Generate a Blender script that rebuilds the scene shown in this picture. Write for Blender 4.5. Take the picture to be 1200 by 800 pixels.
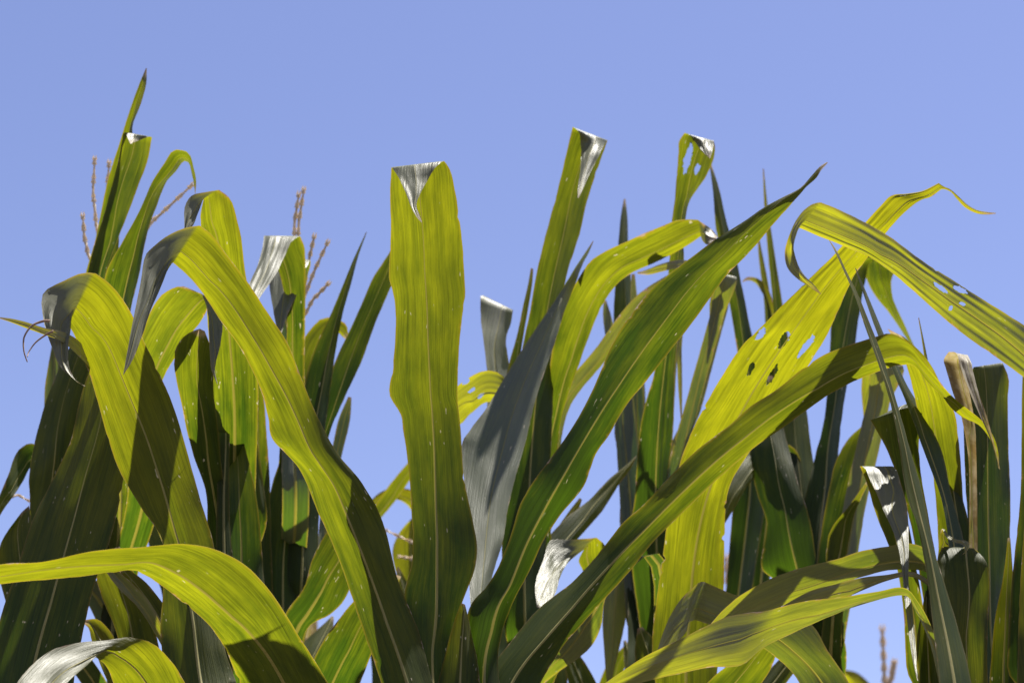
import bpy, math, random
from mathutils import Vector, noise
random.seed(7)
for o in list(bpy.data.objects): bpy.data.objects.remove(o)
S = bpy.context.scene
COL = S.collection

# ------------------------------------------------------------------ camera
CAM_H, PITCH, TANH = 1.30, math.radians(22.0), 0.249
cam_d = bpy.data.cameras.new('camera'); cam = bpy.data.objects.new('camera', cam_d); COL.objects.link(cam)
cam.location = (0, 0, CAM_H); cam.rotation_euler = (math.radians(90) + PITCH, 0, 0)
cam_d.sensor_width = 36; cam_d.lens = 18 / TANH
cam_d.clip_start = 0.05; cam_d.clip_end = 5000
cam_d.dof.use_dof = True; cam_d.dof.focus_distance = 2.68; cam_d.dof.aperture_fstop = 8.0
S.camera = cam

# ------------------------------------------------------------------ sky, sun, exposure
SUN_EL, SUN_AZ = math.radians(73), math.radians(58)       # azimuth from +Y towards +X
W = bpy.data.worlds.new('World'); S.world = W; W.use_nodes = True
wn = W.node_tree.nodes; wl = W.node_tree.links
bg = wn['Background']
sky = wn.new('ShaderNodeTexSky'); sky.sky_type = 'NISHITA'; sky.sun_disc = False
sky.sun_elevation = SUN_EL; sky.sun_rotation = SUN_AZ
sky.air_density = 1.0; sky.dust_density = 0.6; sky.ozone_density = 4.0; sky.altitude = 200
tint = wn.new('ShaderNodeMix'); tint.data_type = 'RGBA'; tint.blend_type = 'MULTIPLY'; tint.inputs[0].default_value = 1.0
tint.inputs[7].default_value = (1.27, 1.03, 1.14, 1)              # the film's slightly violet blue
wl.new(sky.outputs[0], tint.inputs[6]); wl.new(tint.outputs[2], bg.inputs[0])
bg.inputs[1].default_value = 0.05
sl = bpy.data.lights.new('sun', 'SUN'); sl.energy = 5.0; sl.angle = math.radians(0.53); sl.color = (1.0, 0.955, 0.88)
sun = bpy.data.objects.new('sun', sl); COL.objects.link(sun); sun.location = (0, 5, 12)
sd = Vector((math.sin(SUN_AZ) * math.cos(SUN_EL), math.cos(SUN_AZ) * math.cos(SUN_EL), math.sin(SUN_EL)))
sun.rotation_euler = sd.to_track_quat('Z', 'Y').to_euler()
S.view_settings.view_transform = 'Standard'; S.view_settings.look = 'None'
S.view_settings.gamma = 1; S.view_settings.exposure = 1.62; S.view_settings.use_curve_mapping = False
S.render.engine = 'CYCLES'
S.cycles.max_bounces = 10; S.cycles.transmission_bounces = 8; S.cycles.diffuse_bounces = 5

# ------------------------------------------------------------------ pixel -> place
FW = Vector((0, math.cos(PITCH), math.sin(PITCH))); RT = Vector((1, 0, 0)); UP = Vector((0, -math.sin(PITCH), math.cos(PITCH)))
CC = Vector((0, 0, CAM_H)); K = TANH / 600.0
def P(x, y, d):
    return CC + d * (FW + RT * ((x - 600) * K) + UP * ((400 - y) * K))

# ------------------------------------------------------------------ materials
def newmat(name):
    m = bpy.data.materials.new(name); m.use_nodes = True
    m.node_tree.nodes.clear(); return m, m.node_tree.nodes, m.node_tree.links
class G:
    def __init__(s, n, l): s.n, s.l = n, l
    def put(s, sock, v):
        if hasattr(v, 'links') or hasattr(v, 'is_output'): s.l.new(v, sock)
        else: sock.default_value = v
    def m(s, op, a, b=0.0, c=0.0, clamp=False):
        x = s.n.new('ShaderNodeMath'); x.operation = op; x.use_clamp = clamp
        s.put(x.inputs[0], a); s.put(x.inputs[1], b); s.put(x.inputs[2], c); return x.outputs[0]
    def mix(s, f, a, b, mode='MIX'):
        x = s.n.new('ShaderNodeMix'); x.data_type = 'RGBA'; x.blend_type = mode
        s.put(x.inputs[0], f); s.put(x.inputs[6], a); s.put(x.inputs[7], b); return x.outputs[2]
    def xyz(s, a, b, c):
        x = s.n.new('ShaderNodeCombineXYZ'); s.put(x.inputs[0], a); s.put(x.inputs[1], b); s.put(x.inputs[2], c); return x.outputs[0]
    def noise(s, vec, scale=1.0, detail=2.0, rough=0.5):
        x = s.n.new('ShaderNodeTexNoise'); s.put(x.inputs['Vector'], vec); x.inputs['Scale'].default_value = scale
        x.inputs['Detail'].default_value = detail; x.inputs['Roughness'].default_value = rough; return x.outputs[0]
    def ss(s, v, lo, hi):
        x = s.n.new('ShaderNodeMapRange'); x.interpolation_type = 'SMOOTHSTEP'
        s.put(x.inputs[0], v); x.inputs[1].default_value = lo; x.inputs[2].default_value = hi; return x.outputs[0]

def leaf_material():
    m, n, l = newmat('maize_leaf'); g = G(n, l)
    out = n.new('ShaderNodeOutputMaterial')
    uv = n.new('ShaderNodeUVMap'); uv.uv_map = 'UVMap'
    sp = n.new('ShaderNodeSeparateXYZ'); l.new(uv.outputs[0], sp.inputs[0]); u, v = sp.outputs[0], sp.outputs[1]
    uv2 = n.new('ShaderNodeUVMap'); uv2.uv_map = 'Along'
    sp2 = n.new('ShaderNodeSeparateXYZ'); l.new(uv2.outputs[0], sp2.inputs[0]); t, wid = sp2.outputs[0], sp2.outputs[1]
    uv3 = n.new('ShaderNodeUVMap'); uv3.uv_map = 'Bent'
    sp3 = n.new('ShaderNodeSeparateXYZ'); l.new(uv3.outputs[0], sp3.inputs[0]); bentv = sp3.outputs[0]    # end beyond a fold: its shade and sky sheen painted in as grey
    oi = n.new('ShaderNodeObjectInfo')
    sc = n.new('ShaderNodeSeparateColor'); l.new(oi.outputs['Color'], sc.inputs[0])
    yel, dry, rnd = sc.outputs[0], sc.outputs[1], sc.outputs[2]
    seed = g.m('MULTIPLY', rnd, 37.0)
    um = g.m('MULTIPLY', g.m('SUBTRACT', u, 0.5), wid)                   # metres across
    streak = g.noise(g.xyz(g.m('MULTIPLY', um, 330.0), g.m('MULTIPLY', v, 5.0), seed), 1, 3, 0.6)
    fine = g.noise(g.xyz(g.m('MULTIPLY', um, 1150.0), g.m('MULTIPLY', v, 9.0), seed), 1, 2, 0.6)
    mott = g.noise(g.xyz(g.m('MULTIPLY', um, 55.0), g.m('MULTIPLY', v, 11.0), seed), 1, 4, 0.6)
    f = g.m('ADD', yel, g.m('ADD', g.m('MULTIPLY', g.m('SUBTRACT', mott, 0.5), 0.75), g.m('ADD', g.m('MULTIPLY', g.m('SUBTRACT', streak, 0.5), 0.3), g.m('MULTIPLY', g.m('SUBTRACT', t, 0.62), 0.85))), clamp=True)
    vein = g.m('MAXIMUM', 0.25, g.m('ADD', 1.0, g.m('ADD', g.m('MULTIPLY', g.m('SUBTRACT', fine, 0.5), 1.5), g.m('ADD', g.m('MULTIPLY', g.m('SUBTRACT', streak, 0.5), 0.6), g.m('MULTIPLY', g.m('SUBTRACT', mott, 0.5), 0.7)))))
    tr = g.mix(f, (0.038, 0.075, 0.003, 1), (0.285, 0.280, 0.004, 1))
    rf = g.mix(f, (0.030, 0.042, 0.009, 1), (0.075, 0.072, 0.012, 1))
    vv = n.new('ShaderNodeCombineXYZ')
    for i in range(3): l.new(vein, vv.inputs[i])
    tr = g.mix(g.m('MULTIPLY', bentv, 0.75), tr, (0.045, 0.050, 0.018, 1))
    tr = g.mix(1.0, tr, vv.outputs[0], 'MULTIPLY')
    # pale streak lesions lying along the veins
    les = g.noise(g.xyz(g.m('MULTIPLY', um, 300.0), g.m('MULTIPLY', v, 70.0), seed), 1, 1, 0.4)
    les2 = g.noise(g.xyz(g.m('MULTIPLY', um, 28.0), g.m('MULTIPLY', v, 16.0), seed), 1, 1, 0.4)
    lesf = g.m('MULTIPLY', g.ss(les, 0.72, 0.76), g.ss(les2, 0.54, 0.64))
    # dry margins and tips
    edge = g.m('MULTIPLY', g.m('ABSOLUTE', g.m('SUBTRACT', u, 0.5)), 2.0)
    dist = g.m('MULTIPLY', g.m('SUBTRACT', 1.0, edge), g.m('MULTIPLY', wid, 500.0))       # millimetres from the margin
    en = g.noise(g.xyz(g.m('MULTIPLY', v, 26.0), g.m('MULTIPLY', g.ss(u, 0.45, 0.55), 9.0), seed), 1, 4, 0.65)
    reach = g.m('MULTIPLY', g.ss(en, 0.54, 0.82), 5.0)
    ef = g.m('SUBTRACT', 1.0, g.ss(g.m('SUBTRACT', dist, reach), -0.4, 0.5))
    yf = g.m('SUBTRACT', 1.0, g.ss(g.m('SUBTRACT', dist, g.m('MULTIPLY', reach, 1.7)), -0.5, 4.0))
    tn = g.m('ADD', t, g.m('MULTIPLY', g.m('SUBTRACT', mott, 0.5), 0.05))
    tf = g.ss(tn, 0.978, 0.998)
    df = g.m('MAXIMUM', g.m('MAXIMUM', ef, tf), g.m('MULTIPLY', dry, g.ss(g.m('ADD', mott, dry), 0.95, 1.15)), clamp=True)
    pn = g.noise(g.xyz(g.m('MULTIPLY', um, 60.0), g.m('MULTIPLY', v, 45.0), seed), 1, 3, 0.6)
    browncol = g.mix(g.ss(pn, 0.35, 0.65), (0.19, 0.115, 0.065, 1), (0.44, 0.36, 0.26, 1))
    tr = g.mix(g.m('MULTIPLY', yf, 0.55), tr, (0.30, 0.21, 0.010, 1))
    tr = g.mix(df, tr, g.mix(0.45, browncol, (0.18, 0.10, 0.035, 1)))
    rf = g.mix(df, rf, browncol)
    tr = g.mix(lesf, tr, (0.33, 0.29, 0.16, 1)); rf = g.mix(lesf, rf, (0.50, 0.46, 0.33, 1))
    geo = n.new('ShaderNodeNewGeometry'); top0 = geo.outputs['Backfacing']; top = g.m('MAXIMUM', top0, bentv)      # upper side of the blade: waxy and greyer; folded ends painted the same grey
    rf = g.mix(g.m('MULTIPLY', top, g.m('SUBTRACT', 0.64, g.m('MULTIPLY', df, 0.5))), rf, (0.215, 0.222, 0.160, 1))
    pr = n.new('ShaderNodeBsdfPrincipled'); l.new(rf, pr.inputs['Base Color'])
    g.put(pr.inputs['Roughness'], g.m('ADD', g.m('SUBTRACT', 0.52, g.m('MULTIPLY', top, 0.08)), g.m('MULTIPLY', df, 0.25)))
    g.put(pr.inputs['Specular IOR Level'], g.m('ADD', 0.26, g.m('MULTIPLY', top, 0.42)))
    tl = n.new('ShaderNodeBsdfTranslucent'); l.new(tr, tl.inputs[0])
    h = g.m('ADD', g.m('MULTIPLY', fine, 0.6), g.m('ADD', g.m('MULTIPLY', streak, 1.0), g.m('MULTIPLY', mott, 1.2)))
    bp = n.new('ShaderNodeBump'); bp.inputs['Strength'].default_value = 0.55; bp.inputs['Distance'].default_value = 0.0016
    l.new(h, bp.inputs['Height']); l.new(bp.outputs[0], pr.inputs['Normal'])
    ms = n.new('ShaderNodeMixShader'); ms.inputs[0].default_value = 0.5
    l.new(pr.outputs[0], ms.inputs[1]); l.new(tl.outputs[0], ms.inputs[2]); l.new(ms.outputs[0], out.inputs[0])
    return m
def simple_material(name, c1, c2, rough, scale, trans=None, stretch=(1, 1, 1), bump=0.3):
    m, n, l = newmat(name); g = G(n, l); out = n.new('ShaderNodeOutputMaterial')
    tc = n.new('ShaderNodeTexCoord'); mp = n.new('ShaderNodeMapping'); mp.inputs['Scale'].default_value = stretch
    l.new(tc.outputs['Object'], mp.inputs[0])
    nz = g.noise(mp.outputs[0], scale, 5, 0.6)
    col = g.mix(g.ss(nz, 0.3, 0.7), (*c1, 1), (*c2, 1))
    pr = n.new('ShaderNodeBsdfPrincipled'); l.new(col, pr.inputs['Base Color']); pr.inputs['Roughness'].default_value = rough
    bp = n.new('ShaderNodeBump'); bp.inputs['Strength'].default_value = bump; bp.inputs['Distance'].default_value = 0.002
    l.new(nz, bp.inputs['Height']); l.new(bp.outputs[0], pr.inputs['Normal'])
    if trans:
        tl = n.new('ShaderNodeBsdfTranslucent'); tl.inputs[0].default_value = (*trans, 1)
        ms = n.new('ShaderNodeMixShader'); ms.inputs[0].default_value = 0.4
        l.new(pr.outputs[0], ms.inputs[1]); l.new(tl.outputs[0], ms.inputs[2]); l.new(ms.outputs[0], out.inputs[0])
    else: l.new(pr.outputs[0], out.inputs[0])
    return m
M_LEAF = leaf_material()
M_RIB = simple_material('leaf_midrib', (0.20, 0.19, 0.06), (0.28, 0.25, 0.09), 0.5, 90, (0.20, 0.18, 0.02), (1, 1, 0.2))
M_STALK = simple_material('maize_stalk', (0.06, 0.10, 0.02), (0.13, 0.15, 0.04), 0.45, 40, None, (1, 1, 0.15))
M_TASSEL = simple_material('dry_tassel', (0.62, 0.54, 0.40), (0.80, 0.73, 0.58), 0.8, 260, (0.75, 0.63, 0.46))
M_SHRED = simple_material('dry_shred', (0.13, 0.075, 0.045), (0.24, 0.16, 0.10), 0.7, 120, None, (1, 1, 1))
M_SOIL = simple_material('field_soil', (0.05, 0.034, 0.022), (0.11, 0.08, 0.05), 0.95, 6, None, (1, 1, 1), 1.0)

# ------------------------------------------------------------------ mesh helpers
def mesh_obj(name, verts, faces, mat, parent, smooth=True):
    me = bpy.data.meshes.new(name); me.from_pydata([tuple(v) for v in verts], [], faces); me.update()
    if smooth: me.polygons.foreach_set('use_smooth', [True] * len(me.polygons))
    me.materials.append(mat)
    o = bpy.data.objects.new(name, me); COL.objects.link(o)
    if parent: o.parent = parent
    return o
def tube(path, rad, n=6, cap=True, flat=None):
    """rings round a path of points; flat = list of (dirA, dirB) frames"""
    vs, fs = [], []
    for i, p in enumerate(path):
        if flat: a, b = flat[i]
        else:
            t = (path[min(i + 1, len(path) - 1)] - path[max(i - 1, 0)]).normalized()
            a = t.cross(Vector((0.31, 0.95, 0.05))).normalized(); b = t.cross(a).normalized()
        r = rad[i]; ra, rb = r if isinstance(r, tuple) else (r, r)
        for k in range(n):
            q = 2 * math.pi * k / n
            vs.append(p + a * (math.cos(q) * ra) + b * (math.sin(q) * rb))
    for i in range(len(path) - 1):
        for k in range(n):
            fs.append((i * n + k, i * n + (k + 1) % n, (i + 1) * n + (k + 1) % n, (i + 1) * n + k))
    if cap:
        fs.append(tuple(range(n))[::-1]); fs.append(tuple((len(path) - 1) * n + k for k in range(n)))
    return vs, fs

def cr(p0, p1, p2, p3, t):
    out = []
    for a, b, c, d in zip(p0, p1, p2, p3):
        m1, m2 = (c - a) * 0.5, (d - b) * 0.5
        # limit overshoot
        lim = 1.6 * abs(c - b) + 1e-9
        if m1 * (c - b) < 0: m1 *= 0.35
        if m2 * (c - b) < 0: m2 *= 0.35
        t2, t3 = t * t, t * t * t
        out.append((2 * t3 - 3 * t2 + 1) * b + (t3 - 2 * t2 + t) * m1 + (-2 * t3 + 3 * t2) * c + (t3 - t2) * m2)
    return out

def path(pts):
    """centre line (x, y, full width[, dd]) -> edge stations, square to the run of the leaf"""
    st = []
    for i, p in enumerate(pts):
        if p == 'K': st.append('K'); continue
        q = [r for r in pts if r != 'K']; j = q.index(p)
        a, b = q[max(j - 1, 0)], q[min(j + 1, len(q) - 1)]
        tx, ty = b[0] - a[0], b[1] - a[1]; L = math.hypot(tx, ty) or 1
        nx, ny = ty / L, -tx / L                        # left of the run when it goes up
        w = p[2] / 2
        st.append((p[0] + nx * w, p[1] + ny * w, p[0] - nx * w, p[1] - ny * w) + tuple(p[3:]))
    return st

PLANTS = {}
class Plant:
    def __init__(s, key, label, x, y, d, top, group=None, tassel=None):
        b = P(x, y, d); s.X, s.Y = b.x, b.y; s.top = P(x, top, d).z; s.d = d; s.n = 0
        s.o = bpy.data.objects.new('maize_plant', None); COL.objects.link(s.o); s.o.location = (s.X, s.Y, 0)
        s.o.empty_display_size = 0.1
        s.o['label'] = label; s.o['category'] = 'maize plant'; s.o['group'] = group or 'maize plants in the field'
        s.base = Vector((s.X, s.Y, 0)); PLANTS[key] = s
        n = 26; pts, rad = [], []
        for i in range(n + 1):
            q = i / n; z = s.top * q
            r = 0.0165 * (1 - 0.45 * q)
            node = (i % 3 == 0)
            pts.append(Vector((0.006 * math.sin(q * 5 + x), 0.006 * math.cos(q * 4 + x), z))); rad.append(r * (1.14 if node else 1.0))
        vs, fs = tube(pts, rad, 10); mesh_obj('stalk', vs, fs, M_STALK, s.o)
    def axis(s, z): return Vector((0, 0, max(0.15, min(z, s.top))))

def ell_in(px, py, h):
    cx, cy, a, b, ang = h; ca, sa = math.cos(math.radians(ang)), math.sin(math.radians(ang))
    x, y = px - cx, -(py - cy)
    return ((x * ca + y * sa) / a, (-x * sa + y * ca) / b, ca, sa)

def ucols(cols, rib, t, w):
    if rib <= 0: return [j / (cols - 1) for j in range(cols)]
    h = min(0.10, max(0.0006, rib * 0.0026 * (1 - t) ** 1.1) / max(w, 1e-4)); k = cols // 2
    return [(0.5 - h) * j / (k - 1) for j in range(k)] + [0.5 + h + (0.5 - h) * j / (k - 1) for j in range(k)]
def build_leaf(plant, rows, uvw, yel, dry, holes=None, rib=1.0, pix=None, name='leaf', bents=None):
    """rows: list of lists of local points"""
    R, C = len(rows), len(rows[0]); rnd = random.random()
    verts = [p for r in rows for p in r]
    dead = set(); moved = {}
    faces = []
    if holes:
        for i in range(R - 1):
            for j in range(C - 1):
                ids = (i * C + j, i * C + j + 1, (i + 1) * C + j + 1, (i + 1) * C + j)
                cx = sum(pix[k][0] for k in ids) / 4; cy = sum(pix[k][1] for k in ids) / 4
                hit = None
                for h in holes:
                    a, b, _, _ = ell_in(cx, cy, h)
                    if a * a + b * b < 1: hit = h
                if hit:
                    for k in ids: moved.setdefault(k, hit)
                else: faces.append(ids)
        for k, h in moved.items():
            x, y, d = pix[k]; a, b, ca, sa = ell_in(x, y, h); q = math.hypot(a, b) or 1
            q *= 1 + 0.45 * noise.noise(Vector((x * 0.35, y * 0.35, 3)))
            a, b = a / q * h[2], b / q * h[3]
            verts[k] = P(h[0] + a * ca - b * sa, h[1] - (a * sa + b * ca), d) - plant.base
    else:
        faces = [(i * C + j, i * C + j + 1, (i + 1) * C + j + 1, (i + 1) * C + j) for i in range(R - 1) for j in range(C - 1)]
    mid = C // 2 - 1
    if rib > 0: faces = [f for f in faces if f[0] % C != mid]
    o = mesh_obj(name, verts, faces, M_LEAF, plant.o); me = o.data
    u1 = me.uv_layers.new(name='UVMap'); u2 = me.uv_layers.new(name='Along'); u3 = me.uv_layers.new(name='Bent')
    if bents is None: bents = [0.0] * len(verts)
    li = [0] * len(me.loops); me.loops.foreach_get('vertex_index', li)
    u1.data.foreach_set('uv', [c for k in li for c in uvw[k][0]]); u2.data.foreach_set('uv', [c for k in li for c in uvw[k][1]])
    u3.data.foreach_set('uv', [c for k in li for c in (bents[k], 0.0)])
    o.color = (yel, dry, rnd, 1)
    if rib > 0:
        vs, fs, Q = [], [], 5
        for i in range(R):
            p, q = rows[i][mid], rows[i][mid + 1]; a = q - p
            t = rows[min(i + 1, R - 1)][mid] - rows[max(i - 1, 0)][mid]
            b = a.cross(t); b = b.normalized() if b.length > 1e-12 else Vector((0, 0, 0))
            for k in range(Q):
                e = k / (Q - 1); vs.append(p + a * e + b * (a.length * 0.30 * math.sin(math.pi * e)))
        fs = [(i * Q + k, i * Q + k + 1, (i + 1) * Q + k + 1, (i + 1) * Q + k) for i in range(R - 1) for k in range(Q - 1)]
        mesh_obj('midrib', vs, fs, M_RIB, o)
    return o

def leaf(key, st, d, ch=0.13, tilt=0.0, yel=0.45, dry=0.0, holes=None, drop=0.10, rib=1.0, att=True, ruf=1.0, sub=8, cols=14, name='leaf', lean=(0.55, 0.2), adax=False, grey=True, label=None, fl=1.25):
    """st: edge stations (xl, yl, xr, yr[, dd[, tilt]]) base to tip in photo pixels, 'K' = crease at the station before it;
       d: depth in metres along the leaf, ch: keel towards (+) or away from (-) the viewer, tilt: depth of right edge minus left edge"""
    plant = PLANTS[key]
    if not isinstance(d, (list, tuple)): d = (d, d)
    kink = set(); S_ = []
    for s in st:
        if s == 'K': kink.add(len(S_) - 1)
        else: S_.append(s)
    if adax: S_ = [(q[2], q[3], q[0], q[1]) + tuple(q[4:5]) + tuple(-z for z in q[5:]) for q in S_]; tilt = -tilt if not isinstance(tilt, tuple) else (-tilt[0], -tilt[1])
    n = len(S_); full = []; acc = 0; yp = None
    if not isinstance(lean, tuple): lean = (lean + 0.15, lean - 0.1)
    arc = [0.0]
    for p, q in zip(S_, S_[1:]): arc.append(arc[-1] + math.hypot(q[0] + q[2] - p[0] - p[2], q[1] + q[3] - p[1] - p[3]) / 2 + 0.5)
    for i, s in enumerate(S_):
        at = arc[i] / arc[-1]
        q = at * (len(d) - 1); k = min(int(q), len(d) - 2); dd = d[k] + (d[k + 1] - d[k]) * (q - k)
        ex = s[4] if len(s) > 4 else 0
        ym = (s[1] + s[3]) / 2
        flap = grey and kink and i > min(kink) and ex < 0            # end hanging over towards the viewer
        if flap:
            f0 = S_[min(kink)]; ex = -0.003 - fl * max(0.0, ym - (f0[1] + f0[3]) / 2) * K * dd
        elif ex < 0: ex *= 1.8
        if yp is not None and not flap: acc += (lean[0] + (lean[1] - lean[0]) * at) * (yp - ym) * K * dd
        yp = ym; dd += acc
        tl0 = tilt if not isinstance(tilt, tuple) else tilt[0] + (tilt[1] - tilt[0]) * at
        au = (lean[0] + (lean[1] - lean[0]) * at - 0.15) * (s[1] - s[3]) * K * dd
        full.append([s[0], s[1], s[2], s[3], dd + ex, s[5] if len(s) > 5 else (fl * (s[1] - s[3]) * K * dd) if (flap and i > min(kink) + 1) else (tl0 + (au if (ex >= 0 or flap) else 0))])
    if holes: cols = 46
    step = 2.2 if holes else 7.0
    tan = []
    for i in range(n):
        lo = i - 1 if i > 0 and i not in kink else i; hi = i + 1 if i < n - 1 else i
        tl_ = [(p - q) / (arc[i] - arc[i - 1]) for p, q in zip(full[i], full[i - 1])] if i > 0 else None
        tr_ = [(p - q) / (arc[i + 1] - arc[i]) for p, q in zip(full[i + 1], full[i])] if i < n - 1 else None
        if tl_ is None: tan.append((tr_, tr_))
        elif tr_ is None: tan.append((tl_, tl_))
        elif i in kink: tan.append((tl_, tr_))
        else:
            h0, h1 = arc[i] - arc[i - 1], arc[i + 1] - arc[i]
            m_ = [((p * h1 + q * h0) / (h0 + h1)) * (1.0 if p * q >= 0 else 0.6) for p, q in zip(tl_, tr_)]; tan.append((m_, m_))
    samp = []; fold_row = None
    for i in range(n - 1):
        if kink and i == min(kink): fold_row = len(samp)
        h = arc[i + 1] - arc[i]; c_ = max(3, min(40, round(h / step)))
        for k in range(c_):
            t = k / c_; t2, t3 = t * t, t * t * t
            samp.append([(2*t3-3*t2+1) * p + (t3-2*t2+t) * h * m0 + (-2*t3+3*t2) * q + (t3-t2) * h * m1
                         for p, q, m0, m1 in zip(full[i], full[i + 1], tan[i][1], tan[i + 1][0])])
    samp.append(full[-1])
    sd_ = random.random() * 100; mids = []
    for i, q in enumerate(samp):
        r = min(22 if not holes else 60, i, len(samp) - 1 - i); ws = samp[i - r:i + r + 1]
        mx = sum(a[0] + a[2] for a in ws) / len(ws) / 2; my = sum(a[1] + a[3] for a in ws) / len(ws) / 2
        dx, dy = q[2] - q[0], q[3] - q[1]; L2 = dx * dx + dy * dy + 1e-6
        mids.append(max(0.3, min(0.7, ((mx - q[0]) * dx + (my - q[1]) * dy) / L2)))
    rows, pixs, wids = [], [], []
    ph = [random.random() * 6.28 for _ in range(4)]; am = [random.uniform(0.3, 1) for _ in range(4)]
    run = 0; last = None; uss = []; bent = 0
    for i, (xl, yl, xr, yr, dd, tl) in enumerate(samp):
        w = math.hypot(xr - xl, yr - yl) * dd * K; wr = math.hypot(w, tl)
        c = P((xl + xr) / 2, (yl + yr) / 2, dd)
        if last is not None: run += (c - last).length
        last = c
        jit = 0.55 * min(1, w / 0.03)
        if fold_row is not None and i >= fold_row: bent = min(1, (i - fold_row) / 6)
        nl_ = max(0, noise.noise(Vector((run * 70, sd_, 21))) - 0.46) * 0.13 * min(1, w / 0.05); nr_ = max(0, noise.noise(Vector((run * 70, sd_, 31))) - 0.46) * 0.13 * min(1, w / 0.05)
        jl = (jit * noise.noise(Vector((run * 55, sd_, 0))) + (xr - xl) * nl_, jit * noise.noise(Vector((run * 55, sd_, 5))) + (yr - yl) * nl_)
        jr = (jit * noise.noise(Vector((run * 55, sd_, 9))) + (xl - xr) * nr_, jit * noise.noise(Vector((run * 55, sd_, 14))) + (yl - yr) * nr_)
        ch_ = ch if not isinstance(ch, tuple) else ch[0] + (ch[1] - ch[0]) * min(1, i / (fold_row or len(samp)))
        row = []; us = ucols(cols, rib, i / len(samp), wr); uss.append(us)
        for u in us:
            e = abs(2 * u - 1)
            off = -ch_ * w * (1 - e ** 1.35)
            off += 0.0075 * ruf * min(1, w / 0.05) * e ** 2.5 * noise.noise(Vector((run * 15, sd_ + (40 if u > .5 else 0), 2)))
            off += 0.006 * ruf * min(1, w / 0.05) * noise.noise(Vector((run * 9, u * 2.2, sd_)))
            off += 0.00045 * min(1, w / 0.04) * sum(am[k] * math.sin(6.28 * (k + 2.3) * u * (1 + 0.1 * k) + ph[k] + run * (3 + k)) for k in range(4))
            if bent: off += bent * 0.007 * min(1, w / 0.05) * noise.noise(Vector((run * 16, u * 7, sd_ + 60)))
            g_ = mids[i] * 2 * u if u < 0.5 else mids[i] + (1 - mids[i]) * (2 * u - 1)
            x, y, z = xl + (xr - xl) * g_, yl + (yr - yl) * g_, dd + tl * (u - 0.5) + off
            jw = e ** 9; jj = jl if u < 0.5 else jr; x += jj[0] * jw; y += jj[1] * jw
            pixs.append((x, y, z)); row.append(P(x, y, z) - plant.base)
        rows.append(row); wids.append((run, wr))
    # the part of the blade between the first station and the stalk
    ext = []
    if att:
        a0 = rows[0][0]; b0 = rows[0][-1]; c0 = (a0 + b0) / 2; chord = b0 - a0
        hd = math.hypot(c0.x, c0.y)
        q0 = plant.axis(c0.z - drop - 0.35 * hd)
        tg = (sum((r_ for r_ in rows[min(4, len(rows) - 1)]), Vector()) / cols - sum((r_ for r_ in rows[0]), Vector()) / cols)
        if tg.length > 1e-6: tg.normalize()
        L = (c0 - q0).length
        h1 = q0 + Vector((0, 0, 1)) * L * 0.4; h2 = c0 - tg * L * 0.3
        wb = 0.045; cdir = chord.normalized() if chord.length > 1e-6 else Vector((1, 0, 0))
        rel0 = [rows[0][j] - c0 for j in range(cols)]
        NE = 10
        for i in range(NE):
            q = i / NE; p = ((1 - q) ** 3) * q0 + 3 * q * (1 - q) ** 2 * h1 + 3 * q * q * (1 - q) * h2 + q ** 3 * c0
            s = (wb + (chord.length - wb) * (q * q * (3 - 2 * q))) / max(chord.length, 1e-6)
            ext.append([p + r * s for r in rel0])
        el = L
    else: el = 0
    allrows = ext + rows
    tot = el + run + 1e-6; uvw = []
    for i, r in enumerate(allrows):
        if i < len(ext): v = el * i / len(ext); wv = (r[-1] - r[0]).length
        else: v = el + wids[i - len(ext)][0]; wv = wids[i - len(ext)][1]
        for j in range(cols): uvw.append(((uss[max(0, i - len(ext))][j], v), (v / tot, wv)))
    allpix = [(-9999, -9999, 1)] * (len(ext) * cols) + pixs
    nf = (len(ext) + fold_row) if (fold_row is not None and grey) else 10 ** 6
    bents = [min(1.0, max(0.0, (i - nf) / 2.0)) for i in range(len(allrows)) for j in range(cols)]
    o = build_leaf(plant, allrows, uvw, yel, dry, holes, rib, allpix, name, bents)
    if label: o['label'] = label
    return o

def low_leaf(plant, z, ang, L, w):
    """an ordinary arching leaf lower down the stalk"""
    rows, uvw = [], []; C = 10; N = 18; dr = Vector((math.cos(ang), math.sin(ang), 0)); sd_ = Vector((-math.sin(ang), math.cos(ang), 0))
    p = Vector((0, 0, z)); a = 1.25
    run = 0
    for i in range(N + 1):
        t = i / N; ww = w * (0.55 + 0.45 * min(1, t * 4)) * (1 - t ** 3) + 0.002
        up = dr * -math.sin(a) + Vector((0, 0, math.cos(a)))
        row = []
        for u in ucols(C, 1.0, t, ww):
            e = 2 * u - 1
            row.append(p + sd_ * (e * ww / 2) + up * (abs(e) * ww * 0.18 + 0.008 * e * noise.noise(Vector((t * 6, z * 9, ang)))))
            uvw.append(((u, run), (t, ww)))
        rows.append(row)
        st = L / N; p = p + (dr * math.cos(a) + Vector((0, 0, math.sin(a)))) * st; run += st; a -= 2.6 / N * (0.4 + t)
    build_leaf(plant, rows, uvw, 0.25, 0.0, None, 1.0)

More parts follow.
